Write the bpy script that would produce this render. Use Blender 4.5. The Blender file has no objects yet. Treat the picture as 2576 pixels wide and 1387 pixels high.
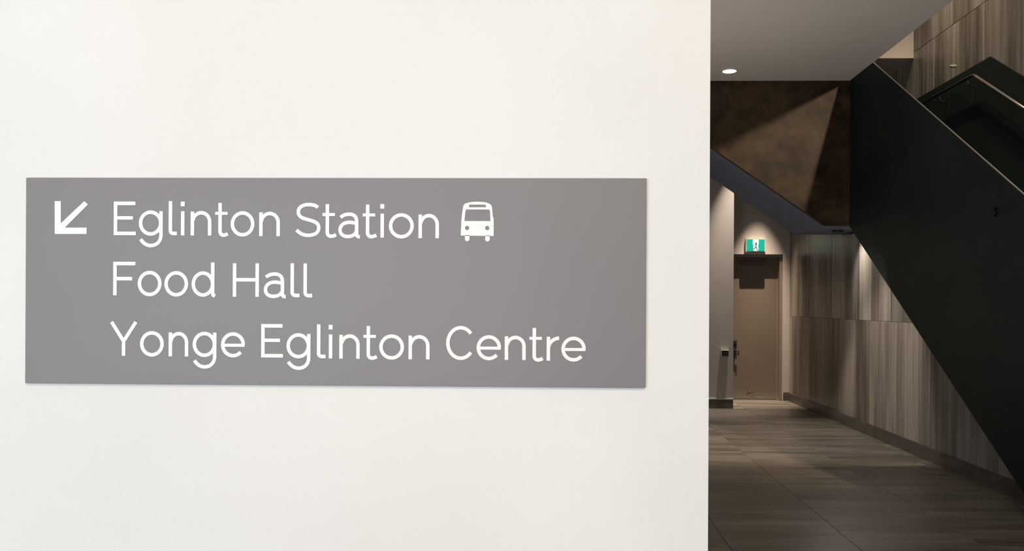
import bpy, bmesh, math, random
from mathutils import Matrix, Vector

# ------------------------------------------------------------------ camera
scene = bpy.context.scene
COL = scene.collection
F, PX, PY = 2000.0, 1365.0, 764.3            # focal length and principal point, photo pixels
YAW, ROLL, EYE = math.atan(50 / 2000), 0.005, 1.41
RM = Matrix.Rotation(YAW, 3, 'Z') @ Matrix.Rotation(math.pi / 2, 3, 'X') @ Matrix.Rotation(ROLL, 3, 'Z')
cd = bpy.data.cameras.new('camera')
cam = bpy.data.objects.new('camera', cd)
COL.objects.link(cam)
cam.matrix_world = Matrix.Translation((0, 0, EYE)) @ RM.to_4x4()
cd.sensor_fit = 'HORIZONTAL'
cd.sensor_width = 36.0
cd.lens = F / 2576 * 36
cd.shift_x = -(PX - 1288) / 2576
cd.shift_y = (PY - 693.5) / 2576
cd.clip_start = 0.05
scene.camera = cam


def on(px, py, axis, val):
    """Point where the sight line through photo pixel (px, py) meets the plane axis = val."""
    d = RM @ Vector(((px - PX) / F, (PY - py) / F, -1))
    c = Vector((0, 0, EYE))
    return c + d * ((val - c[axis]) / d[axis])


# ------------------------------------------------------------------ world, lights, exposure
scene.view_settings.view_transform = 'Standard'
scene.view_settings.look = 'None'
scene.view_settings.exposure = 0.0
scene.view_settings.gamma = 1.0
scene.view_settings.use_curve_mapping = False

w = bpy.data.worlds.new('world')
scene.world = w
w.use_nodes = True
w.node_tree.nodes['Background'].inputs[0].default_value = (0.9, 0.93, 1.0, 1)
w.node_tree.nodes['Background'].inputs[1].default_value = 0.02


def light(name, kind, loc, power, col, parent=None, aim=None, **kw):
    l = bpy.data.lights.new(name, kind)
    l.energy = power
    l.color = col
    for k, v in kw.items():
        setattr(l, k, v)
    o = bpy.data.objects.new(name, l)
    o.location = loc
    if aim:
        o.rotation_euler = (Vector(aim) - Vector(loc)).to_track_quat('-Z', 'Y').to_euler()
    COL.objects.link(o)
    return o


# lobby: daylight through the entrance glazing behind and left of the viewer, warm ceiling fittings, an added unseen fill for the corridor ceiling
light('lobby_daylight', 'AREA', (-2.4, -3.2, 1.5), 265, (0.87, 0.94, 1.0), aim=(-1.2, 2.0, 1.4),
      shape='RECTANGLE', size=5.0, size_y=3.0)
light('lobby_ceiling_light', 'AREA', (0.55, -1.3, 3.72), 128, (1.0, 0.82, 0.60), aim=(0.35, 0.5, 0),
      shape='RECTANGLE', size=2.4, size_y=1.2)
light('corridor_ceiling_fill', 'AREA', (0.45, 6.0, 0.5), 38, (1.0, 0.90, 0.81), aim=(0.46, 6.0, 3.7), shape='DISK', size=0.4)  # unseen upward fill, added to brighten the corridor ceiling
# stairwell: spotlight above the foot of the right-hand flight, downlight over the landing
light('stairwell_light', 'SPOT', (3.82, 3.9, 4.22), 700, (1.0, 0.80, 0.58), aim=(3.4, 9.0, 3.2),
      spot_size=math.radians(110), spot_blend=0.5, shadow_soft_size=0.05)
light('landing_light', 'SPOT', (3.85, 8.95, 6.3), 190, (1.0, 0.82, 0.60), aim=(4.4, 9.0, 3.8),
      spot_size=math.radians(80), spot_blend=0.7, shadow_soft_size=0.05)

# ------------------------------------------------------------------ main dimensions (metres)
Y_WALL = 2.0                      # lobby wall with the sign
X_END = 0.367                     # free end of that wall
Z_CEIL = 3.79
X_CEIL = 3.03                     # right edge of the ceiling, where the stairwell opens
Y_FRONT, Y_BACK = 8.5, 9.62       # front and back of the cross flight
X_SIDE = 3.035                    # outer face of the right-hand flight
X_PANEL = 3.33                    # panelled corridor wall
Y_PIL, Y_DOOR = 10.84, 11.76      # pilaster face and door wall
X_FAR = 4.42                      # far side of the right-hand flight
Z_LAND = 2.255                    # underside of the landing
SL = 0.646                        # stair slope
X_CREASE = 2.775                  # where the cross flight starts to climb left

# ------------------------------------------------------------------ materials


def mat(name, col, rough=0.6, spec=0.5, metal=0.0, emit=None, estr=0.0):
    m = bpy.data.materials.new(name)
    m.use_nodes = True
    b = m.node_tree.nodes['Principled BSDF']
    b.inputs['Base Color'].default_value = (*col, 1)
    b.inputs['Roughness'].default_value = rough
    b.inputs['Specular IOR Level'].default_value = spec
    b.inputs['Metallic'].default_value = metal
    if emit:
        b.inputs['Emission Color'].default_value = (*emit, 1)
        b.inputs['Emission Strength'].default_value = estr
    return m


def noise_mat(name, stops, scale=(1, 1, 1), nscale=3.0, detail=4.0, rough=0.6, spec=0.5, bump=0.0,
              random_tone=0.0, fine=None, distort=0.0, rough_var=0.0, bump_dist=0.004, tone=False):
    """Procedural colour: stretched noise through a colour ramp, in world space, shifted per object."""
    m = mat(name, stops[0][1], rough, spec)
    nt = m.node_tree
    N, L = nt.nodes, nt.links
    b = N['Principled BSDF']
    geo = N.new('ShaderNodeNewGeometry')
    info = N.new('ShaderNodeObjectInfo')
    off = N.new('ShaderNodeVectorMath'); off.operation = 'SCALE'
    off.inputs[0].default_value = (13.1, 7.7, 5.3)
    L.new(info.outputs['Random'], off.inputs['Scale'])
    add = N.new('ShaderNodeVectorMath'); add.operation = 'ADD'
    L.new(geo.outputs['Position'], add.inputs[0])
    if random_tone:
        L.new(off.outputs[0], add.inputs[1])
    mp = N.new('ShaderNodeMapping'); mp.inputs['Scale'].default_value = scale
    L.new(add.outputs[0], mp.inputs['Vector'])
    nz = N.new('ShaderNodeTexNoise')
    nz.inputs['Scale'].default_value = nscale
    nz.inputs['Detail'].default_value = detail
    nz.inputs['Roughness'].default_value = 0.55
    nz.inputs['Distortion'].default_value = distort
    L.new(mp.outputs[0], nz.inputs['Vector'])
    fac = nz.outputs['Fac']
    if fine:
        mp2 = N.new('ShaderNodeMapping'); mp2.inputs['Scale'].default_value = fine[0]
        L.new(add.outputs[0], mp2.inputs['Vector'])
        n2 = N.new('ShaderNodeTexNoise')
        n2.inputs['Scale'].default_value = fine[1]; n2.inputs['Detail'].default_value = 3
        L.new(mp2.outputs[0], n2.inputs['Vector'])
        mx = N.new('ShaderNodeMix'); mx.data_type = 'FLOAT'
        mx.inputs['Factor'].default_value = fine[2]
        L.new(fac, mx.inputs[2]); L.new(n2.outputs['Fac'], mx.inputs[3])
        fac = mx.outputs[0]
    rp = N.new('ShaderNodeValToRGB')
    el = rp.color_ramp.elements
    el[0].position, el[0].color = stops[0][0], (*stops[0][1], 1)
    el[1].position, el[1].color = stops[-1][0], (*stops[-1][1], 1)
    for p, c in stops[1:-1]:
        e = el.new(p); e.color = (*c, 1)
    L.new(fac, rp.inputs['Fac'])
    out = rp.outputs['Color']
    if random_tone:
        mr = N.new('ShaderNodeMapRange')
        mr.inputs['To Min'].default_value = 1 - random_tone
        mr.inputs['To Max'].default_value = 1 + random_tone
        L.new(info.outputs['Random'], mr.inputs['Value'])
        mul = N.new('ShaderNodeVectorMath'); mul.operation = 'SCALE'
        L.new(out, mul.inputs[0]); L.new(mr.outputs[0], mul.inputs['Scale'])
        out = mul.outputs[0]
    if tone:
        tm_ = N.new('ShaderNodeVectorMath'); tm_.operation = 'MULTIPLY'
        L.new(out, tm_.inputs[0]); L.new(info.outputs['Color'], tm_.inputs[1])
        out = tm_.outputs[0]
    L.new(out, b.inputs['Base Color'])
    if rough_var:
        mr2 = N.new('ShaderNodeMapRange')
        mr2.inputs['From Min'].default_value = 0.3; mr2.inputs['From Max'].default_value = 0.7
        mr2.inputs['To Min'].default_value = rough - rough_var; mr2.inputs['To Max'].default_value = rough + rough_var
        L.new(fac, mr2.inputs['Value']); L.new(mr2.outputs[0], b.inputs['Roughness'])
    if bump:
        bp = N.new('ShaderNodeBump')
        bp.inputs['Strength'].default_value = bump
        bp.inputs['Distance'].default_value = bump_dist
        L.new(fac, bp.inputs['Height']); L.new(bp.outputs[0], b.inputs['Normal'])
    return m


M_WHITE = noise_mat('white_plaster', [(0.3, (0.80, 0.785, 0.765)), (0.7, (0.86, 0.85, 0.835))], nscale=1.6, rough=0.75,
                    spec=0.25, fine=((1, 1, 1), 60, 0.15), bump=0.06)
M_PALE = noise_mat('pale_paint', [(0.3, (0.44, 0.40, 0.365)), (0.7, (0.49, 0.445, 0.405))], nscale=2, rough=0.6, spec=0.3)
M_CEIL = noise_mat('ceiling_paint', [(0.3, (0.66, 0.62, 0.58)), (0.7, (0.70, 0.66, 0.62))], nscale=1.2, rough=0.8, spec=0.2)
M_SIGN = noise_mat('sign_grey', [(0.3, (0.214, 0.201, 0.207)), (0.7, (0.229, 0.213, 0.217))], nscale=1.2, rough=0.42, spec=0.35)
M_EDGE = mat('sign_edge', (0.16, 0.155, 0.16), 0.4)
M_LETTER = mat('sign_white', (0.92, 0.915, 0.91), 0.5)
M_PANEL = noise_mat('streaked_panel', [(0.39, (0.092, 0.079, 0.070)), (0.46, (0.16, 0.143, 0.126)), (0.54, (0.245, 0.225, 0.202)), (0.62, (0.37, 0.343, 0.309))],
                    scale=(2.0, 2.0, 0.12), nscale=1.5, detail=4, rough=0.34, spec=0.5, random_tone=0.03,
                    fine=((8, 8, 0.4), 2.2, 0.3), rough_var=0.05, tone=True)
M_GROUT = mat('dark_joint', (0.10, 0.088, 0.076), 0.8, 0.2)
M_JOINT = mat('panel_joint', (0.012, 0.010, 0.009), 0.9, 0.1)
M_TILE = noise_mat('floor_stone', [(0.36, (0.095, 0.082, 0.068)), (0.5, (0.165, 0.146, 0.122)), (0.64, (0.27, 0.24, 0.20))],
                   scale=(0.45, 5, 1), nscale=1.4, detail=6, rough=0.36, spec=0.4, random_tone=0.06,
                   fine=((1.0, 26, 1), 2.0, 0.4), rough_var=0.06)
M_SKIRT = noise_mat('skirting_stone', [(0.3, (0.075, 0.063, 0.052)), (0.7, (0.13, 0.112, 0.094))],
                    scale=(1, 1.2, 6), nscale=2.5, rough=0.4, spec=0.4, random_tone=0.1)
M_BLACK = noise_mat('black_green_steel', [(0.3, (0.0088, 0.0138, 0.0122)), (0.7, (0.0155, 0.0262, 0.0222))], nscale=1.0,
                    rough=0.55, spec=0.22)
M_BROWN = noise_mat('oiled_steel', [(0.36, (0.017, 0.0100, 0.0052)), (0.5, (0.041, 0.0255, 0.0145)), (0.63, (0.070, 0.045, 0.026))], nscale=2.6, detail=7,
                    rough=0.5, spec=0.14, distort=0.6, fine=((1, 1, 1), 9, 0.3))
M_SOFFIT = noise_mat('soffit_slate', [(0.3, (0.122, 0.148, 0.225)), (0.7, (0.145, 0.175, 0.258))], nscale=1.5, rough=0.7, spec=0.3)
M_DOOR = noise_mat('door_paint', [(0.3, (0.135, 0.111, 0.085)), (0.7, (0.152, 0.126, 0.096))], nscale=2.2, rough=0.5, spec=0.35)
M_FRAME = mat('door_frame_paint', (0.21, 0.16, 0.13), 0.45)
M_CLOSER = mat('closer_brown', (0.085, 0.064, 0.055), 0.5)
M_DARKM = mat('dark_bronze', (0.03, 0.026, 0.024), 0.45, metal=0.3)
M_STEEL = mat('brushed_steel', (0.75, 0.73, 0.70), 0.25, metal=1.0)
M_CAP = mat('steel_cap_strip', (0.26, 0.255, 0.25), 0.4, metal=0.8)
M_GLASSY = mat('dark_face', (0.035, 0.04, 0.038), 0.25)
M_PLAST = mat('pale_housing', (0.36, 0.38, 0.33), 0.5)
M_GREEN = mat('exit_green', (0.0, 0.12, 0.09), 0.4, emit=(0.0, 0.33, 0.235), estr=0.85)
M_LIT = mat('exit_white', (0.7, 0.75, 0.7), 0.4, emit=(0.55, 1.0, 0.80), estr=0.75)
M_MAN = mat('exit_figure', (0.0, 0.05, 0.035), 0.5, emit=(0.0, 0.12, 0.08), estr=0.6)
M_LAMP = mat('lamp_disc', (0.9, 0.9, 0.85), 0.5, emit=(1.0, 0.93, 0.80), estr=9.0)
M_TRIM = mat('lamp_trim', (0.75, 0.72, 0.68), 0.5)
M_SCUFF = mat('scuff_black', (0.075, 0.06, 0.046), 0.8)

# ------------------------------------------------------------------ mesh helpers


def box(bm, x0, x1, y0, y1, z0, z1):
    vs = [bm.verts.new(p) for p in ((x0, y0, z0), (x1, y0, z0), (x1, y1, z0), (x0, y1, z0),
                                    (x0, y0, z1), (x1, y0, z1), (x1, y1, z1), (x0, y1, z1))]
    for f in ((0, 3, 2, 1), (4, 5, 6, 7), (0, 1, 5, 4), (1, 2, 6, 5), (2, 3, 7, 6), (3, 0, 4, 7)):
        bm.faces.new([vs[i] for i in f])
    return vs


def prism(bm, pts, axis, lo, hi):
    """Extrude a 2-D polygon along an axis (0: pts are y,z; 1: x,z; 2: x,y)."""
    def p3(p, v):
        return ((v, p[0], p[1]), (p[0], v, p[1]), (p[0], p[1], v))[axis]
    a = [bm.verts.new(p3(p, lo)) for p in pts]
    b = [bm.verts.new(p3(p, hi)) for p in pts]
    bm.faces.new(a); bm.faces.new(b[::-1])
    n = len(pts)
    for i in range(n):
        bm.faces.new((a[i], b[i], b[(i + 1) % n], a[(i + 1) % n]))


def tube(bm, path, r, seg=12):
    path = [Vector(p) for p in path]
    rings = []
    for i, p in enumerate(path):
        t = (path[min(i + 1, len(path) - 1)] - path[max(i - 1, 0)]).normalized()
        up = Vector((0, 0, 1)) if abs(t.z) < 0.95 else Vector((0, 1, 0))
        s = t.cross(up).normalized(); u = s.cross(t)
        rings.append([bm.verts.new(p + s * r * math.cos(2 * math.pi * k / seg) + u * r * math.sin(2 * math.pi * k / seg)) for k in range(seg)])
    for a, b in zip(rings, rings[1:]):
        for k in range(seg):
            bm.faces.new((a[k], a[(k + 1) % seg], b[(k + 1) % seg], b[k]))
    bm.faces.new(rings[0][::-1]); bm.faces.new(rings[-1])


def disc(bm, c, r0, r1, z0, z1, seg=32):
    """Ring (r0 > 0) or solid disc with thickness, axis Z."""
    def ring(r, z):
        return [bm.verts.new((c[0] + r * math.cos(2 * math.pi * k / seg), c[1] + r * math.sin(2 * math.pi * k / seg), z)) for k in range(seg)]
    ob, ot = ring(r1, z0), ring(r1, z1)
    if r0 > 0:
        ib, it = ring(r0, z0), ring(r0, z1)
    for k in range(seg):
        j = (k + 1) % seg
        bm.faces.new((ob[k], ob[j], ot[j], ot[k]))
        if r0 > 0:
            bm.faces.new((ib[j], ib[k], it[k], it[j]))
            bm.faces.new((ob[j], ob[k], ib[k], ib[j]))
            bm.faces.new((ot[k], ot[j], it[j], it[k]))
    if r0 <= 0:
        bm.faces.new(ob[::-1]); bm.faces.new(ot)


def obj(name, bm, m, parent=None, bevel=0.0, smooth=False):
    bmesh.ops.recalc_face_normals(bm, faces=bm.faces)
    if bevel:
        bmesh.ops.bevel(bm, geom=list(bm.edges), offset=bevel, segments=2, affect='EDGES', clamp_overlap=True)
    me = bpy.data.meshes.new(name)
    bm.to_mesh(me); bm.free()
    if smooth:
        for p in me.polygons:
            p.use_smooth = True
    me.materials.append(m)
    o = bpy.data.objects.new(name, me)
    COL.objects.link(o)
    if parent:
        o.parent = parent
    return o


def tag(o, label, cat, kind=None, group=None):
    o['label'] = label
    o['category'] = cat
    if kind:
        o['kind'] = kind
    if group:
        o['group'] = group
    return o


def empty(name, loc):
    """Empty at the base of a thing; children keep world coordinates."""
    o = bpy.data.objects.new(name, None)
    COL.objects.link(o)
    o.location = loc
    o.empty_display_size = 0.1
    return o


def part(name, bm, m, root, **kw):
    """Part built in world coordinates, parented to an Empty or mesh without moving."""
    o = obj(name, bm, m, **kw)
    o.parent = root
    if root.parent is None:              # parts themselves already sit at the world origin
        o.matrix_parent_inverse = Matrix.Translation(-root.location)
    return o


def B():
    return bmesh.new()


def boxed(*boxes):
    bm = B()
    for b in boxes:
        box(bm, *b)
    return bm


def clip(poly, axis, val, keep_greater):
    out = []
    n = len(poly)
    for i in range(n):
        p, q = poly[i], poly[(i + 1) % n]
        ip = (p[axis] >= val) == keep_greater or p[axis] == val
        iq = (q[axis] >= val) == keep_greater or q[axis] == val
        if ip:
            out.append(p)
        if ip != iq:
            t = (val - p[axis]) / (q[axis] - p[axis])
            out.append((p[0] + t * (q[0] - p[0]), p[1] + t * (q[1] - p[1])))
    return out


def clip_rect(poly, a0, a1, b0, b1):
    for ax, v, g in ((0, a0, True), (0, a1, False), (1, b0, True), (1, b1, False)):
        if len(poly) < 3:
            return []
        poly = clip(poly, ax, v, g)
    # drop doubled corners
    out = []
    for p in poly:
        if not out or (abs(p[0] - out[-1][0]) + abs(p[1] - out[-1][1])) > 1e-5:
            out.append(p)
    if len(out) > 2 and abs(out[0][0] - out[-1][0]) + abs(out[0][1] - out[-1][1]) < 1e-5:
        out.pop()
    return out


# ------------------------------------------------------------------ room shell
o = obj('wall_front', boxed((-4.6, X_END, Y_WALL, Y_WALL + 0.2, 0, Z_CEIL)), M_WHITE)
tag(o, 'large white plaster wall that carries the grey direction sign', 'wall', 'structure')

fl = obj('floor', boxed((-4.6, 4.6, -4.0, 12.0, -0.12, -0.008)), M_GROUT)
tag(fl, 'brownish grey stone tile floor running back to the door', 'floor', 'structure')
T = 0.7495
XJ, YJ, GAP = 0.977, 7.04, 0.0014
shared = {}


def tile_mesh(wd, dp):
    key = (round(wd, 4), round(dp, 4))
    if key not in shared:
        bm = B()
        box(bm, GAP, wd - GAP, GAP, dp - GAP, -0.008, 0)
        top = [e for e in bm.edges if all(abs(v.co.z) < 1e-6 for v in e.verts)]
        bmesh.ops.bevel(bm, geom=top, offset=0.0012, segments=1, affect='EDGES')
        me = bpy.data.meshes.new('tile')
        bmesh.ops.recalc_face_normals(bm, faces=bm.faces)
        bm.to_mesh(me); bm.free()
        me.materials.append(M_TILE)
        shared[key] = me
    return shared[key]


for i in range(-3, 4):
    for j in range(-7, 7):
        x0, y0 = XJ + i * T, YJ + j * T
        wd, dp = min(T, X_PANEL - x0), min(T, Y_DOOR - y0)
        if wd <= 0.02 or dp <= 0.02:
            continue
        o = bpy.data.objects.new('tile', tile_mesh(wd, dp))
        o.location = (x0, y0, 0)
        COL.objects.link(o)
        o.parent = fl

o = obj('ceiling', boxed((-4.6, X_CEIL, -1.0, Y_FRONT, Z_CEIL, Z_CEIL + 0.3)), M_CEIL)
tag(o, 'flat off-white ceiling over the corridor', 'ceiling', 'structure')

# corridor wall of streaked panels, its top following the stairs above
ZP = 3.95                         # passage ceiling
WP = [(5.05, 0.0), (8.45, Z_LAND - 0.05), (Y_BACK, Z_LAND - 0.005), (Y_BACK, ZP), (Y_DOOR, ZP), (Y_DOOR, 0.0)]
bm = B(); prism(bm, WP, 0, X_PANEL + 0.012, X_PANEL + 0.12)
wr = obj('wall_right', bm, M_JOINT)
tag(wr, 'grey-brown vertically streaked panel wall beside the door', 'wall', 'structure')
HROW = 1.245
P2 = [(Y_BACK, Z_LAND), (Y_DOOR, Z_LAND), (Y_DOOR, ZP), (Y_BACK, ZP)]
G = 0.004
low_j = [5.0, 5.5, 7.27, 9.85, Y_DOOR]
up_j = [7.3, 8.15, 9.02, 9.93, 10.85, Y_DOOR]
random.seed(4)
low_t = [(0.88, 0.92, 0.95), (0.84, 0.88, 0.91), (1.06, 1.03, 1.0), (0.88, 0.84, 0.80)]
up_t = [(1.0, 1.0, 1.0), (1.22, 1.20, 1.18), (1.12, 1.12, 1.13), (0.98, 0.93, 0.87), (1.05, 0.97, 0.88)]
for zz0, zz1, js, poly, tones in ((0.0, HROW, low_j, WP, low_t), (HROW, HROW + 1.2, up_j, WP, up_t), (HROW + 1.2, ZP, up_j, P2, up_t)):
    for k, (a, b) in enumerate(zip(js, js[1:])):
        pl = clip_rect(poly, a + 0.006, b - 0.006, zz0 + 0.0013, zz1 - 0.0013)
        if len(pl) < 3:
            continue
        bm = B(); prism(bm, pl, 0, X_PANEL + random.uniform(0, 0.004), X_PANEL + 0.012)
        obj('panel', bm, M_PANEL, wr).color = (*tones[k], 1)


def skirting(name, boxes, label):
    o = obj(name, boxed(boxes[0]), M_SKIRT, bevel=0.002)
    for b in boxes[1:]:
        obj('skirting_tile', boxed(b), M_SKIRT, o, bevel=0.002)
    tag(o, label, 'baseboard', 'structure')


js = [5.05, 5.75, 6.5, 7.15, 8.55, 9.95, Y_DOOR - 0.012]
HS = 0.125
skirting('baseboard_right', [(X_PANEL - 0.014, X_PANEL, a + 0.001, b - 0.001, 0, HS) for a, b in zip(js, js[1:])],
         'low dark stone skirting along the streaked panel wall')

# door wall with opening
DX1 = on(1969, 800, 1, Y_DOOR).x
DX0 = DX1 - 0.80
DZ = on(1900, 640, 1, Y_DOOR).z
o = obj('wall_back', boxed((-1.0, DX0, Y_DOOR, Y_DOOR + 0.16, 0, ZP), (DX1, X_PANEL + 0.012, Y_DOOR, Y_DOOR + 0.16, 0, ZP),
                           (DX0, DX1, Y_DOOR, Y_DOOR + 0.16, DZ, ZP)), M_PALE)
tag(o, 'pale beige painted wall around the door', 'wall', 'structure')
skirting('baseboard_back', [(DX1 + 0.012, X_PANEL - 0.015, Y_DOOR - 0.012, Y_DOOR, 0, HS)],
         'short dark stone skirting between the door frame and the panel wall')
X_PR = on(1845, 800, 1, Y_PIL).x
o = obj('wall_left', boxed((-1.0, X_PR, Y_PIL, Y_DOOR, 0, ZP)), M_PALE)
tag(o, 'pale grey painted projecting wall with the small metal box', 'wall', 'structure')
skirting('baseboard_left', [(-1.0, 1.2, Y_PIL - 0.012, Y_PIL, 0, HS), (1.202, X_PR, Y_PIL - 0.012, Y_PIL, 0, HS)],
         'dark stone skirting below the small metal box')
o = obj('trim_1', boxed((-1.0, X_PR + 0.002, Y_PIL - 0.016, Y_PIL, HS, HS + 0.012)), M_TRIM)
tag(o, 'thin pale trim strip on top of the skirting below the small metal box', 'trim', 'structure')
o = obj('ceiling_passage', boxed((-1.0, X_PANEL + 0.1, Y_BACK + 0.02, Y_DOOR + 0.1, ZP, ZP + 0.1)), M_CEIL)
tag(o, 'plain ceiling of the passage in front of the door', 'ceiling', 'structure')

# ------------------------------------------------------------------ stairwell walls
ZT = 6.4
ws = obj('wall_stairwell', boxed((X_FAR + 0.03, X_FAR + 0.18, 2.6, 13.0, 0, ZT)), M_JOINT)
tag(ws, 'tall brown streaked panel wall behind the stairs', 'wall', 'structure')
yj = [2.6, 3.9, 5.2, 6.3, 7.4, 8.5, 9.64, 10.9, 12.0, 13.0]
zj = [3.3, 4.62, 5.9, ZT]
for z0, z1 in zip(zj, zj[1:]):
    for y0, y1 in zip(yj, yj[1:]):
        obj('panel', boxed((X_FAR + 0.018, X_FAR + 0.03, y0 + G, y1 - G, z0 + G, z1 - G)), M_PANEL, ws)
o = obj('wall_upper', boxed((X_SIDE, X_FAR + 0.017, 10.2, 13.0, 4.55, ZT)), M_PALE)
tag(o, 'pale boxed bulkhead above the stair landing', 'wall', 'structure')
o = obj('ceiling_stairwell', boxed((X_SIDE, X_FAR + 0.18, 2.6, 13.0, ZT, ZT + 0.1)), M_CEIL)
tag(o, 'high ceiling over the stairwell', 'ceiling', 'structure')

# ------------------------------------------------------------------ staircase
st = empty('staircase', (X_SIDE, 5.0, 0))
tag(st, 'black steel staircase with a closed side climbing above the corridor', 'staircase')
zb = lambda y: Z_LAND - SL * (Y_FRONT - y) - 0.01
zt = lambda y: 3.794 - 0.643 * (7.889 - y)
yf = Y_FRONT - (Z_LAND - 0.01) / SL          # bottom edge reaches the floor here
y_lo = 4.75
bm = B()
prism(bm, [(y_lo, 0), (yf, 0), (Y_FRONT, zb(Y_FRONT)), (Y_FRONT, zt(Y_FRONT)), (y_lo, zt(y_lo))], 0, X_SIDE, X_SIDE + 0.010)
side = part('side_panel', bm, M_BLACK, st)
side['label'] = 'black-green steel side of the flight'
bm = B()
prism(bm, [(y_lo, zt(y_lo)), (Y_FRONT, zt(Y_FRONT)), (Y_FRONT, zt(Y_FRONT) + 0.008), (y_lo, zt(y_lo) + 0.008)], 0, X_SIDE - 0.001, X_SIDE + 0.011)
c = part('cap_strip', bm, M_CAP, side)
c['label'] = 'thin steel strip capping the side'
# front fascia of the flight that climbs to the left
SX = 0.69
xl = -1.0
xtop = X_CREASE - (4.6 - Z_LAND) / SX
bm = B()
prism(bm, [(X_SIDE, Z_LAND), (X_CREASE, Z_LAND), (xtop, 4.6), (X_SIDE, 4.6)], 1, Y_FRONT, Y_FRONT + 0.06)
f = part('front_panel', bm, M_BROWN, st)
f['label'] = 'oiled brown-black steel face below the ceiling'
bm = B()
xs = X_CREASE - (5.2 - Z_LAND) / SX
prism(bm, [(X_FAR, Z_LAND), (X_CREASE, Z_LAND), (xs, 5.2), (xs, 5.45), (X_CREASE, Z_LAND + 0.3), (X_FAR, Z_LAND + 0.3)], 1, Y_FRONT + 0.06, Y_BACK)
s = part('soffit', bm, M_SOFFIT, st)
s['label'] = 'slate-grey underside of the cross flight and landing'
bm = B()
prism(bm, [(X_PANEL + 0.12, Z_LAND + 0.02), (X_CREASE, Z_LAND + 0.02), (xtop, 4.62), (X_PANEL + 0.12, 4.62)], 1, Y_BACK - 0.03, Y_BACK + 0.0005)
part('light_block_panel', bm, M_BROWN, st)  # unseen panel added to keep the stairwell light off the door
# treads and risers of the right-hand flight
zl = Z_LAND + 0.3
n = 15
rise = zl / n
go = rise / SL
tm = None
for k in range(n - 1):
    y0 = Y_FRONT + 0.06 - (n - 1 - k) * go
    if tm is None:
        bm = B(); box(bm, 0, X_FAR - X_SIDE - 0.012, -0.02, go, -0.04, 0); box(bm, 0, X_FAR - X_SIDE - 0.012, 0, 0.02, -rise, -0.04)
        bmesh.ops.recalc_face_normals(bm, faces=bm.faces)
        tm = bpy.data.meshes.new('tread'); bm.to_mesh(tm); bm.free(); tm.materials.append(M_BLACK)
    t = bpy.data.objects.new('tread', tm)
    COL.objects.link(t); t.parent = st
    t.location = Vector((X_SIDE + 0.011, y0, (k + 1) * rise)) - st.location
# dark wainscot on the far side: sloped, then level along the landing
ya, za = 8.355, 3.998
bm = B()
wz = lambda y: za - 0.636 * (ya - y)
prism(bm, [(4.75, 0.0), (8.5, 2.2), (12.9, 2.2), (12.9, za), (ya, za), (4.75, wz(4.75))], 0, X_FAR, X_FAR + 0.018)
wn = part('far_side_panel', bm, M_BLACK, st)
bm = B()
XR = X_FAR - 0.075
hz = lambda y: 3.862 - 0.63 * (8.54 - y)
tube(bm, [(XR, 10.6, 3.862), (XR, 8.62, 3.862), (XR, 8.56, 3.858), (XR, 8.5, 3.837)], 0.016)
h1 = part('handrail', bm, M_DARKM, st, smooth=True)
bm = B()
tube(bm, [(XR, y, hz(y)) for y in (8.5, 7.5, 6.5, 4.9)], 0.016)
h2 = part('handrail', bm, M_STEEL, st, smooth=True)
for y, z in ((10.2, 3.862), (9.3, 3.862), (8.66, 3.862), (7.3, hz(7.3)), (6.1, hz(6.1))):
    bm = B(); tube(bm, [(XR, y, z - 0.015), (XR, y, z - 0.07), (XR + 0.02, y, z - 0.085), (X_FAR, y, z - 0.085)], 0.008, 8)
    disc_c = (X_FAR - 0.004, y, z - 0.085)
    part('rail_bracket', bm, M_DARKM, st, smooth=True)

# small hook on the outer side of the flight
p = on(2507, 535, 0, X_SIDE)
bm = B()
pts = []
for k in range(11):
    a = math.radians(120 - 215 * k / 10)
    pts.append((X_SIDE - 0.012, p.y - 0.016 * math.cos(a), p.z + 0.026 * math.sin(a)))
tube(bm, [(X_SIDE + 0.002, pts[0][1], pts[0][2])] + pts, 0.006, 8)
o = obj('wall_hook', bm, mat('hook_black', (0.002, 0.002, 0.002), 0.8, 0.1), smooth=True)
tag(o, 'tiny black hook on the dark side of the stairs', 'hook')

# ------------------------------------------------------------------ lamps
def downlight(name, c, z, label, power, col, size, blend, r=0.068, group=None, m=M_LAMP, soft=0.03, lean=(0, 0)):
    root = empty(name, (c[0], c[1], z - 0.012))
    tag(root, label, 'light', group=group)
    bm = B(); disc(bm, c, r, r * 1.28, z - 0.012, z - 0.0005); part('trim_ring', bm, M_TRIM, root)
    bm = B(); disc(bm, c, 0, r, z - 0.006, z - 0.0005); part('lamp_disc', bm, m, root)
    light('lamp', 'SPOT', (c[0], c[1], z - 0.02), power, col, aim=(c[0] + lean[0], c[1] + lean[1], z - 1), spot_size=math.radians(size), spot_blend=blend,
          shadow_soft_size=soft)


p = on(1835, 177, 2, Z_CEIL)
downlight('ceiling_downlight', (p.x, p.y), Z_CEIL, 'round glowing downlight in the off-white ceiling', 40, (1, 0.88, 0.72), 40, 0.8)
downlight('passage_downlight', (2.86, Y_DOOR - 0.60), ZP, 'round downlight in front of the door', 1150, (1, 0.80, 0.63), 33, 1.0, soft=0.012, lean=(0.0, 0.15))
downlight('passage_downlight', (2.42, Y_PIL - 0.24), ZP, 'round downlight close to the projecting wall with the metal box', 620, (1, 0.86, 0.75), 34, 1.0, soft=0.012, lean=(-0.10, 0.02))

# nearly flush square wall-washers: the front lip cuts the beam off towards the lobby


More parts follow.
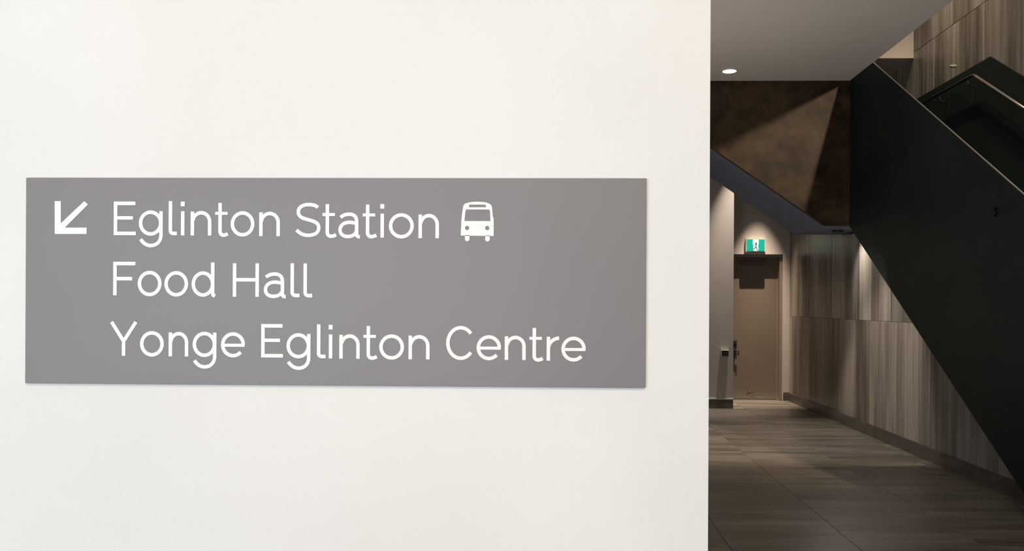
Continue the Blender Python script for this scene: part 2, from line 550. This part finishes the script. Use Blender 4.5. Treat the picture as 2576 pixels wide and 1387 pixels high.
def washer(x, y, label, power):
    q, lip, z0 = 0.05, 0.0056, Z_CEIL - 0.021
    root = empty('square_downlight', (x, y, z0))
    tag(root, label, 'light')
    y0, y1 = y - lip, y + 2 * q
    part('frame', boxed((x - q, x + q, y0 - 0.006, y0, z0, Z_CEIL), (x - q, x + q, y1, y1 + 0.006, z0, Z_CEIL),
                        (x - q - 0.006, x - q, y0 - 0.006, y1 + 0.006, z0, Z_CEIL),
                        (x + q, x + q + 0.006, y0 - 0.006, y1 + 0.006, z0, Z_CEIL)), M_CEIL, root)
    if power:
        light('lamp', 'SPOT', (x, y, Z_CEIL - 0.001), power, (1.0, 0.89, 0.76), aim=(2.6, 8.0, 0),
              spot_size=math.radians(54), spot_blend=0.35, shadow_soft_size=0.0006)


washer(0.95, 8.11, 'square flush wall-washer light further along the ceiling behind the white wall', 290)
p = on(2109, 98, 2, Z_CEIL)
bm = B(); box(bm, p.x - 0.05, p.x + 0.05, p.y - 0.05, p.y + 0.05, Z_CEIL - 0.0015, Z_CEIL)
o = obj('ceiling_hatch', bm, M_CEIL)
tag(o, 'faint small square cover plate in the off-white ceiling', 'cover plate')

# dark fitting under the landing
p = on(2107, 579, 2, Z_LAND)
root = empty('landing_spotlight', (p.x, p.y, Z_LAND - 0.02))
tag(root, 'small dark round recessed spotlight under the stair landing', 'light')
bm = B(); disc(bm, (p.x, p.y), 0.045, 0.06, Z_LAND - 0.022, Z_LAND - 0.0005); part('trim_ring', bm, M_DARKM, root)
bm = B(); disc(bm, (p.x, p.y), 0, 0.045, Z_LAND - 0.004, Z_LAND - 0.0005); part('lens', bm, M_DARKM, root)
light('lamp', 'SPOT', (p.x, p.y, Z_LAND - 0.01), 30, (1.0, 0.90, 0.78), aim=(p.x + 0.15, p.y - 0.9, 0.6), spot_size=math.radians(120), spot_blend=0.8,
      shadow_soft_size=0.02)

# pale glowing oval standing in for a lamp's reflection in the stairwell panels
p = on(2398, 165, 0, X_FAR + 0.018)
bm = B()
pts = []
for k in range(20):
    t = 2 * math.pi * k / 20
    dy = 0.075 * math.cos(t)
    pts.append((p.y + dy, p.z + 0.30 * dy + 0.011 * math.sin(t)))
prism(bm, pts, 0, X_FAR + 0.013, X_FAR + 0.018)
o = obj('reflection_oval', bm, mat('pale_reflection', (0.5, 0.45, 0.36), 0.4, emit=(1, 0.85, 0.62), estr=0.12))
tag(o, 'tiny pale oval imitating a lamp reflection on the panels above the stairs', 'light')

# ------------------------------------------------------------------ door
dr = empty('door_1', ((DX0 + DX1) / 2, Y_DOOR, 0))
tag(dr, 'beige painted door in a brown frame under the exit sign', 'door', 'structure')
JW = 0.04
YJB = Y_DOOR + 0.035                  # frame sits back from the wall face
YL = Y_DOOR + 0.150                     # leaf face
part('jamb', boxed((DX1 - JW, DX1, YJB, YL - 0.03, 0, DZ), (DX1 - JW - 0.015, DX1, YL - 0.03, YL + 0.05, 0, DZ)), M_FRAME, dr)
part('jamb', boxed((DX0, DX0 + JW, YJB, YL - 0.03, 0, DZ), (DX0, DX0 + JW + 0.015, YL - 0.03, YL + 0.05, 0, DZ)), M_FRAME, dr)
part('head', boxed((DX0 + JW, DX1 - JW, YJB, YL - 0.03, DZ - JW, DZ), (DX0 + JW, DX1 - JW, YL - 0.03, YL + 0.05, DZ - JW - 0.015, DZ)), M_FRAME, dr)
LX0, LX1 = DX0 + JW + 0.003, DX1 - JW - 0.003
leaf = part('leaf', boxed((LX0, LX1, YL - 0.029, YL + 0.015, 0.012, DZ - JW - 0.003)), M_DOOR, dr, bevel=0.002)
YL -= 0.029
part('threshold', boxed((DX0 + JW, DX1 - JW, Y_DOOR - 0.004, YL + 0.06, 0, 0.008)), M_STEEL, dr)
a, b = on(1862, 690, 1, YL), on(1925, 690, 1, YL)
zc = on(1890, 708, 1, YL).z + 0.235
cl = part('door_closer', boxed((a.x, b.x, YL - 0.05, YL, zc, zc + 0.055)), M_CLOSER, dr, bevel=0.006)
part('closer_arm', boxed((a.x + 0.06, a.x + 0.085, YL - 0.045, YL - 0.02, zc + 0.055, DZ - JW - 0.016), (a.x + 0.06, b.x, YL - 0.047, YL - 0.03, DZ - JW - 0.035, DZ - JW - 0.018)), M_CLOSER, cl)
# lever handle, its end just showing beside the projecting wall
p = on(1854, 882, 1, YL)
hp = part('handle_plate', boxed((p.x - 0.055, p.x - 0.005, YL - 0.006, YL, p.z - 0.11, p.z + 0.15)), M_DARKM, dr, bevel=0.002)
bm = B(); tube(bm, [(p.x - 0.03, YL, p.z), (p.x - 0.03, YL - 0.05, p.z), (p.x - 0.022, YL - 0.055, p.z), (p.x + 0.005, YL - 0.055, p.z - 0.005), (p.x + 0.008, YL - 0.052, p.z - 0.07)], 0.011, 8)
part('lever', bm, M_DARKM, hp, smooth=True)
p2 = on(1850, 858, 1, YL)
bm = B(); tube(bm, [(p2.x - 0.05, YL - 0.004, p2.z), (p2.x - 0.03, YL - 0.02, p2.z), (p2.x + 0.02, YL - 0.02, p2.z)], 0.006, 8)
part('key_lever', bm, M_DARKM, hp, smooth=True)
# scuffs low on the leaf
random.seed(7)
pc = on(1888, 993, 1, YL)
bm = B()
for k in range(12):
    ang = random.uniform(0.1, 3.0)
    ln = random.uniform(0.05, 0.13)
    x = pc.x + random.uniform(-0.07, 0.05); z = pc.z + random.uniform(-0.05, 0.02)
    dx, dz = math.cos(ang) * ln * 0.8, abs(math.sin(ang)) * ln * 0.6
    if z + dz > pc.z + 0.09 or z < 0.03:
        continue
    nx, nz = -dz / ln * 0.0042, dx / ln * 0.0042
    bend = random.uniform(-0.012, 0.012)
    mid = (x + dx / 2, z + dz / 2 + bend)
    for (ax, az), (bx, bz) in (((x, z), mid), (mid, (x + dx, z + dz))):
        vs = [bm.verts.new((ax - nx, YL - 0.0006, az - nz)), bm.verts.new((bx - nx, YL - 0.0006, bz - nz)),
              bm.verts.new((bx + nx, YL - 0.0006, bz + nz)), bm.verts.new((ax + nx, YL - 0.0006, az + nz))]
        bm.faces.new(vs)
sc_ = part('scuff_marks', bm, M_SCUFF, leaf)

# metal push-button box on the projecting wall
a, b = on(1812, 877, 1, Y_PIL), on(1832, 898, 1, Y_PIL)
pb = empty('button_box', ((a.x + b.x) / 2, Y_PIL, b.z))
tag(pb, 'small square metal button box on the pale projecting wall', 'button box')
part('housing', boxed((a.x, b.x, Y_PIL - 0.05, Y_PIL, b.z, a.z)), M_STEEL, pb, bevel=0.004)
part('face', boxed((a.x + 0.008, b.x - 0.008, Y_PIL - 0.053, Y_PIL - 0.049, b.z + 0.008, a.z - 0.012)), M_GLASSY, pb)
bm = B(); prism(bm, [(Y_PIL, a.z + 0.001), (Y_PIL - 0.035, a.z + 0.001), (Y_PIL - 0.062, a.z - 0.022), (Y_PIL - 0.05, a.z - 0.022)], 0, a.x + 0.004, b.x - 0.004)
part('lit_top', bm, M_PLAST, pb)  # sloped top coloured pale to imitate the lamplight falling on it
part('push_button', boxed(((a.x + b.x) / 2 - 0.02, (a.x + b.x) / 2 + 0.02, Y_PIL - 0.057, Y_PIL - 0.052, b.z + 0.024, b.z + 0.064)), M_DARKM, pb, bevel=0.002)

# ------------------------------------------------------------------ exit sign
a, b = on(1876, 600, 1, Y_DOOR - 0.05), on(1926, 635, 1, Y_DOOR - 0.05)
es = empty('exit_sign', ((a.x + b.x) / 2, Y_DOOR, b.z))
tag(es, 'lit green exit sign with a walking figure above the door', 'exit sign')
YE = Y_DOOR - 0.05
part('housing', boxed((a.x, b.x, YE, Y_DOOR, b.z, a.z)), M_PLAST, es, bevel=0.006)
bd = 0.016
part('green_face', boxed((a.x + bd, b.x - bd, YE - 0.003, YE + 0.002, b.z + bd, a.z - bd)), M_GREEN, es)
cx, cz = (a.x + b.x) / 2, (a.z + b.z) / 2
hw, hh = 0.042, (a.z - b.z) / 2 - bd - 0.004
bm = B()
oct_ = [(cx - hw, cz - hh * 0.7), (cx - hw * 0.6, cz - hh), (cx + hw * 0.6, cz - hh), (cx + hw, cz - hh * 0.7), (cx + hw * 0.75, cz - hh * 0.1),
        (cx + hw, cz + hh * 0.2), (cx + hw, cz + hh), (cx - hw, cz + hh), (cx - hw, cz + hh * 0.2), (cx - hw * 0.75, cz - hh * 0.1)]
prism(bm, oct_, 1, YE - 0.005, YE - 0.003)
part('white_doorway', bm, M_LIT, es)


def ribbon2(path, width, closed=False):
    """Left and right offset points of a stroked 2-D path."""
    n = len(path)
    L, R = [], []
    for i in range(n):
        p = Vector(path[i])
        if closed:
            t0 = (p - Vector(path[i - 1])).normalized(); t1 = (Vector(path[(i + 1) % n]) - p).normalized()
        else:
            t0 = (p - Vector(path[i - 1])).normalized() if i > 0 else None
            t1 = (Vector(path[i + 1]) - p).normalized() if i < n - 1 else None
            t0 = t0 or t1; t1 = t1 or t0
        m = (t0 + t1)
        m = m.normalized() if m.length > 1e-6 else t1
        nrm = Vector((-m.y, m.x))
        k = 1.0 / max(0.5, nrm.dot(Vector((-t1.y, t1.x))))
        L.append(p + nrm * width / 2 * k); R.append(p - nrm * width / 2 * k)
    return L, R


def stroke(bm, path, width, y_front, y_back, closed=False, fx=lambda p: (p[0], p[1])):
    """Solid stroke standing on an x-z plane."""
    L, R = ribbon2(path, width, closed)
    n = len(path)
    vf = [(bm.verts.new((fx(l)[0], y_front, fx(l)[1])), bm.verts.new((fx(r)[0], y_front, fx(r)[1])),
           bm.verts.new((fx(l)[0], y_back, fx(l)[1])), bm.verts.new((fx(r)[0], y_back, fx(r)[1]))) for l, r in zip(L, R)]
    for i in range(n if closed else n - 1):
        a, b = vf[i], vf[(i + 1) % n]
        bm.faces.new((a[0], a[1], b[1], b[0])); bm.faces.new((a[2], b[2], b[3], a[3]))
        bm.faces.new((a[0], b[0], b[2], a[2])); bm.faces.new((a[1], a[3], b[3], b[1]))
    if not closed:
        for v in (vf[0], vf[-1]):
            bm.faces.new((v[0], v[1], v[3], v[2]))


bm = B()
for pth, wd in (([(cx + 0.004, cz + 0.002), (cx + 0.002, cz - 0.03)], 0.018),
                ([(cx - 0.014, cz + 0.012), (cx + 0.022, cz + 0.012)], 0.012),
                ([(cx + 0.002, cz - 0.03), (cx - 0.022, cz - 0.05), (cx - 0.05, cz - 0.052)], 0.011),
                ([(cx + 0.002, cz - 0.03), (cx + 0.02, cz - 0.055), (cx + 0.028, cz - 0.068)], 0.011)):
    stroke(bm, pth, wd, YE - 0.007, YE - 0.005)
prism(bm, [(cx + 0.004 + 0.013 * math.cos(k * math.pi / 6), cz + 0.030 + 0.013 * math.sin(k * math.pi / 6)) for k in range(12)], 1, YE - 0.007, YE - 0.005)
part('figure', bm, M_MAN, es)

# ------------------------------------------------------------------ the direction sign
SX0, SX1, SZ0, SZ1 = -1.367, 0.208, 1.2005, 1.7245
YS = Y_WALL - 0.010                      # front face of the plate
sg = empty('direction_sign', ((SX0 + SX1) / 2, Y_WALL, SZ0))
tag(sg, 'wide grey direction sign with white lettering on the white wall', 'sign')
plate = part('plate', boxed((SX0, SX1, YS, Y_WALL - 0.004, SZ0, SZ1)), M_SIGN, sg, bevel=0.0012)
part('backing', boxed((SX0 + 0.02, SX1 - 0.02, Y_WALL - 0.005, Y_WALL, SZ0 + 0.02, SZ1 - 0.02)), M_EDGE, sg)
YT = YS - 0.0012                         # front of the lettering
S = 8.9                                  # stroke, in glyph units (one photo pixel)
H = S / 2


def arc(cx, cy, rx, ry, a0, a1, n=28):
    return [(cx + rx * math.cos(math.radians(a0 + (a1 - a0) * k / n)), cy + ry * math.sin(math.radians(a0 + (a1 - a0) * k / n))) for k in range(n + 1)]


def ell(cx, cy, rx, ry, n=48):
    return [(cx + rx * math.cos(2 * math.pi * k / n), cy + ry * math.sin(2 * math.pi * k / n)) for k in range(n)]


def bez(p0, p1, p2, p3, n=12):
    return [tuple((1 - t) ** 3 * a + 3 * (1 - t) ** 2 * t * b + 3 * (1 - t) * t * t * c + t ** 3 * d for a, b, c, d in zip(p0, p1, p2, p3))
            for t in [k / n for k in range(n + 1)]]


def glyph(ch, w):
    """Strokes (path, closed, width) of a thin geometric letter, w wide; baseline 0, caps 83, x-height 60."""
    CAP, XH = 83.5, 60.5
    o = []
    add = lambda path, closed=False, wd=S: o.append((path, closed, wd))
    if ch == 'E':
        add([(H, 0), (H, CAP)]); add([(H, CAP - H), (w - 1.5, CAP - H)]); add([(H, 43), (w - 7.5, 43)], wd=8.4); add([(H, H), (w, H)])
    elif ch == 'F':
        add([(H, 0), (H, CAP)]); add([(H, CAP - H), (w, CAP - H)]); add([(H, 41.5), (w - 8, 41.5)])
    elif ch == 'H':
        add([(H, 0), (H, CAP)]); add([(w - H, 0), (w - H, CAP)]); add([(H, 42.5), (w - H, 42.5)], wd=8.8)
    elif ch == 'Y':
        add([(4.2, CAP + 0.5), (w / 2, 36)]); add([(w - 4.2, CAP + 0.5), (w / 2, 36)]); add([(w / 2, 0), (w / 2, 39)])
    elif ch == 'C':
        add(arc(w * 0.53, CAP / 2, w * 0.53 - H, CAP / 2 + 1 - H, 38, 322, 44))
    elif ch == 'S':
        p = bez((w - 6.5, 73), (w - 14, 79), (w - 21, CAP - H + 1), (w - 30, CAP - H + 1))
        p += bez((w - 30, CAP - H + 1), (18, CAP - H + 1), (H + 2.5, 73), (H + 2.5, 62))[1:]
        p += bez((H + 2.5, 62), (H + 2.5, 47), (22, 45.5), (w / 2 + 1, 42))[1:]
        p += bez((w / 2 + 1, 42), (w - 16, 38), (w - H, 35.5), (w - H, 22))[1:]
        p += bez((w - H, 22), (w - H, 9), (w - 16, H - 1.2), (w / 2, H - 1.2))[1:]
        p += bez((w / 2, H - 1.2), (w / 2 - 12, H - 1.2), (w / 2 - 20, 8), (2.5, 16.5))[1:]
        add(p)
    elif ch == 'o':
        add(ell(w / 2, 30, w / 2 - H, 31.7 - H), True)
    elif ch == 'n':
        r = (w - S) / 2
        add([(H, 0), (H, 59.5)])
        add([(w - H, 0)] + arc(w / 2 + 0.6, 34, r - 0.6, XH + 0.5 - H - 34, 0, 172))
    elif ch == 'r':
        add([(H, 0), (H, 60.5)])
        add(arc(w + 1, 30, w - H + 1, 60.5 - H - 29, 172, 93, 14))
    elif ch == 'i':
        add([(H, 0), (H, 60)]); add([(H, 72.5), (H, 84)], wd=10)
    elif ch == 'l':
        add([(H, 85), (H, 13)] + bez((H, 13), (H, 4), (w * 0.55, H - 0.6), (w - 0.5, H + 0.8), 8)[1:])
    elif ch == 't':
        x = 12.4
        add([(x, 82), (x, 12)] + bez((x, 12), (x, 2), (x + 9, -2.0), (w - 1.5, 5.5), 10)[1:])
        add([(0, 56), (31.5, 56)], wd=7.4)
    elif ch == 'd':
        bw = w - 2.5
        add(ell(bw / 2 - 0.3, 30, bw / 2 - H, 31.7 - H), True)
        add([(bw - H, 84), (bw - H, 6.5), (bw - H + 1.2, 2.5), (w - 0.5, 0.5)])
    elif ch == 'g':
        add(ell(w / 2 - 0.6, 30.5, w / 2 - H - 0.2, 31.5 - H), True)
        add([(w - H, 60)] + [(w - H, 0)] + bez((w - H, 0), (w - H, -14), (w - 14, -25.5 + H - 4.4), (w / 2, -25.5 + H - 4.4), 12)[1:]
            + bez((w / 2, -25.5 + H - 4.4), (w / 2 - 10, -25.3), (w / 2 - 19, -20), (4.5, -9.5), 10)[1:])
    elif ch == 'e':
        r = w / 2 - H
        add([(w - H - 0.6, 28.5)] + arc(w / 2, 30, r, 31.5 - H, -3, 318, 46)[2:])
        add([(H, 29), (w - 1.0, 29)], wd=7.6)
    elif ch == 'a':
        st_ = w - 8.5
        p = bez((5.5, 50), (12, 56), (20, XH + 2 - H), (27, XH + 2 - H), 10)
        p += bez((27, XH + 2 - H), (41, XH + 2 - H), (st_, 51), (st_, 38), 10)[1:]
        p += [(st_, 8)] + bez((st_, 8), (st_ + 0.3, 3.5), (st_ + 2.5, 1.5), (w, 1.5), 5)[1:]
        add(p)
        q_ = bez((st_, 34.5), (38, 37.5), (30, 38), (25, 37.5), 8)
        q_ += bez((25, 37.5), (12, 36.5), (H, 29), (H, 18.5), 10)[1:]
        q_ += bez((H, 18.5), (H, 8), (13, H - 2.2), (24, H - 2.2), 10)[1:]
        q_ += bez((24, H - 2.2), (36, H - 2.2), (st_ - 2, 8), (st_, 17), 10)[1:]
        add(q_, wd=8.8)
    return o


def to_sign(px, py):
    p = on(px, py, 1, YT)
    return p.x, p.z


ROWS = [
    [('E', 285.9, 341.8, 592), ('g', 349.4, 409.3, 592.3), ('l', 424, 445.5, 592.4), ('i', 455, 464.7, 592.5), ('n', 479.4, 531.8, 592.7),
     ('t', 541, 574.5, 593.6), ('o', 580, 640, 593.8), ('n', 651.8, 704.2, 594.4), ('S', 743.3, 806.2, 595.6), ('t', 810.9, 847, 596.4),
     ('a', 851, 905.6, 597.6), ('t', 912.2, 948.3, 597.4), ('i', 957, 966.4, 598.2), ('o', 978, 1041, 598.6), ('n', 1052.6, 1104.3, 599.6)],
    [('F', 284.5, 340.4, 743.4), ('o', 346.2, 406.3, 744), ('o', 413.3, 473.1, 744.7), ('d', 482, 541.9, 745.2), ('H', 585.4, 651.3, 747),
     ('a', 663.5, 718.9, 748.2), ('l', 730.5, 754, 748.4), ('l', 763.1, 786, 748.8)],
    [('Y', 276, 345.7, 895.3), ('o', 352, 412, 895.8), ('n', 424, 473.7, 897), ('g', 484.8, 544.5, 897.6), ('e', 555.7, 616.5, 898.2), ('E', 656.8, 712, 899.8),
     ('g', 720.9, 781, 901), ('l', 797, 819.5, 902), ('i', 827, 836.4, 902.3), ('n', 853.3, 905, 902.7), ('t', 914, 949.5, 903), ('o', 953.8, 1016.3, 903.5),
     ('n', 1027.5, 1080.6, 904.5), ('C', 1122, 1191.5, 905), ('e', 1198.7, 1260.6, 905.2), ('n', 1269.5, 1322.6, 906), ('t', 1331.5, 1367, 907.6),
     ('r', 1375, 1406.7, 908), ('e', 1412, 1473.7, 908.6)],
]
for row in ROWS:
    for ch, x0, x1, base in row:
        bx, bz_ = to_sign(x0, base)
        ux = (to_sign(x1, base)[0] - bx) / (x1 - x0)      # metres per photo pixel on the sign
        bm = B()
        for k, (path, closed, wd) in enumerate(glyph(ch, x1 - x0)):
            stroke(bm, path, wd, YT - 0.00012 * k, YS, closed, fx=lambda p: (bx + p[0] * ux, bz_ + p[1] * ux))
        part('letter', bm, M_LETTER, sg)

# arrow pointing down left
bm = B()
for pl in ([(137.6, 506.3), (153, 506.3), (153, 573), (137.6, 589)], [(137.6, 589), (153, 573), (217.8, 573), (217.8, 589)],
           [(152, 563.2), (212, 506.3), (221.3, 514.8), (163, 573.2), (152, 574)]):
    prism(bm, [to_sign(*p) for p in pl], 1, YT - (0.0002 if len(pl) == 5 else 0), YS)
part('arrow', bm, M_LETTER, sg)

# bus pictogram: body with openings built from convex strips
bm = B()


def strip(*pl):
    prism(bm, [to_sign(*p) for p in pl], 1, YT, YS)


top = [(1165.3, 519), (1167, 515.2), (1171, 512), (1180.3, 509.4), (1190, 508.2), (1200, 507.7), (1211, 508.2), (1221.6, 509.4), (1230, 512.3), (1235, 515.4), (1237, 519)]
strip(*top[:4], (1180.3, 515.2), (1179.8, 521.8), (1164.8, 521.8))
strip(*top[3:8], (1221.6, 515.2), (1180.3, 515.2))
strip(*top[7:], (1237.6, 521.8), (1223, 521.8), (1221.6, 515.2))
strip((1164.8, 521.8), (1237.6, 521.8), (1238.2, 527.5), (1164.2, 527.2))
strip((1164.2, 527.2), (1172.8, 527.2), (1170.8, 532), (1168.4, 556.4), (1160.6, 556.4), (1162, 540))
strip((1231.2, 527.5), (1238.2, 527.5), (1239.8, 546.2), (1242, 550), (1242, 556.6), (1233.8, 556.6), (1233, 534))
strip((1160.6, 556.4), (1242, 556.6), (1242, 568.6), (1160.2, 568.2))
strip((1159.4, 579.4), (1242, 579.8), (1241.8, 594.2), (1159, 593))
for side in ((1160.2, 1169.8), (1180.4, 1220.4), (1231.2, 1242)):
    strip((side[0], 568.2), (side[1], 568.3), (side[1], 579.6), (side[0] - (0.8 if side[0] < 1170 else 0), 579.6))
for hx, hy in ((1175.1, 573.9), (1225.8, 574.1)):       # square holes rounded to circles
    for sx in (-1, 1):
        for sy in (-1, 1):
            pts = [(hx + sx * 5.3, hy + sy * 5.6)] + [(hx + sx * 5.2 * math.cos(math.radians(t)), hy + sy * 5.4 * math.sin(math.radians(t))) for t in range(0, 91, 15)]
            for i in range(1, len(pts) - 1):
                strip(pts[0], pts[i], pts[i + 1])
for wx, wy in ((1169.6, 593), (1220.6, 593.8)):
    strip((wx, wy - 1), (wx + 11.4, wy - 1), (wx + 11.4, wy + 10.5), (wx + 8.6, wy + 13.4), (wx + 5.7, wy + 14.8), (wx + 2.8, wy + 13.4), (wx, wy + 10.5))
b_ = part('bus_symbol', bm, M_LETTER, sg)
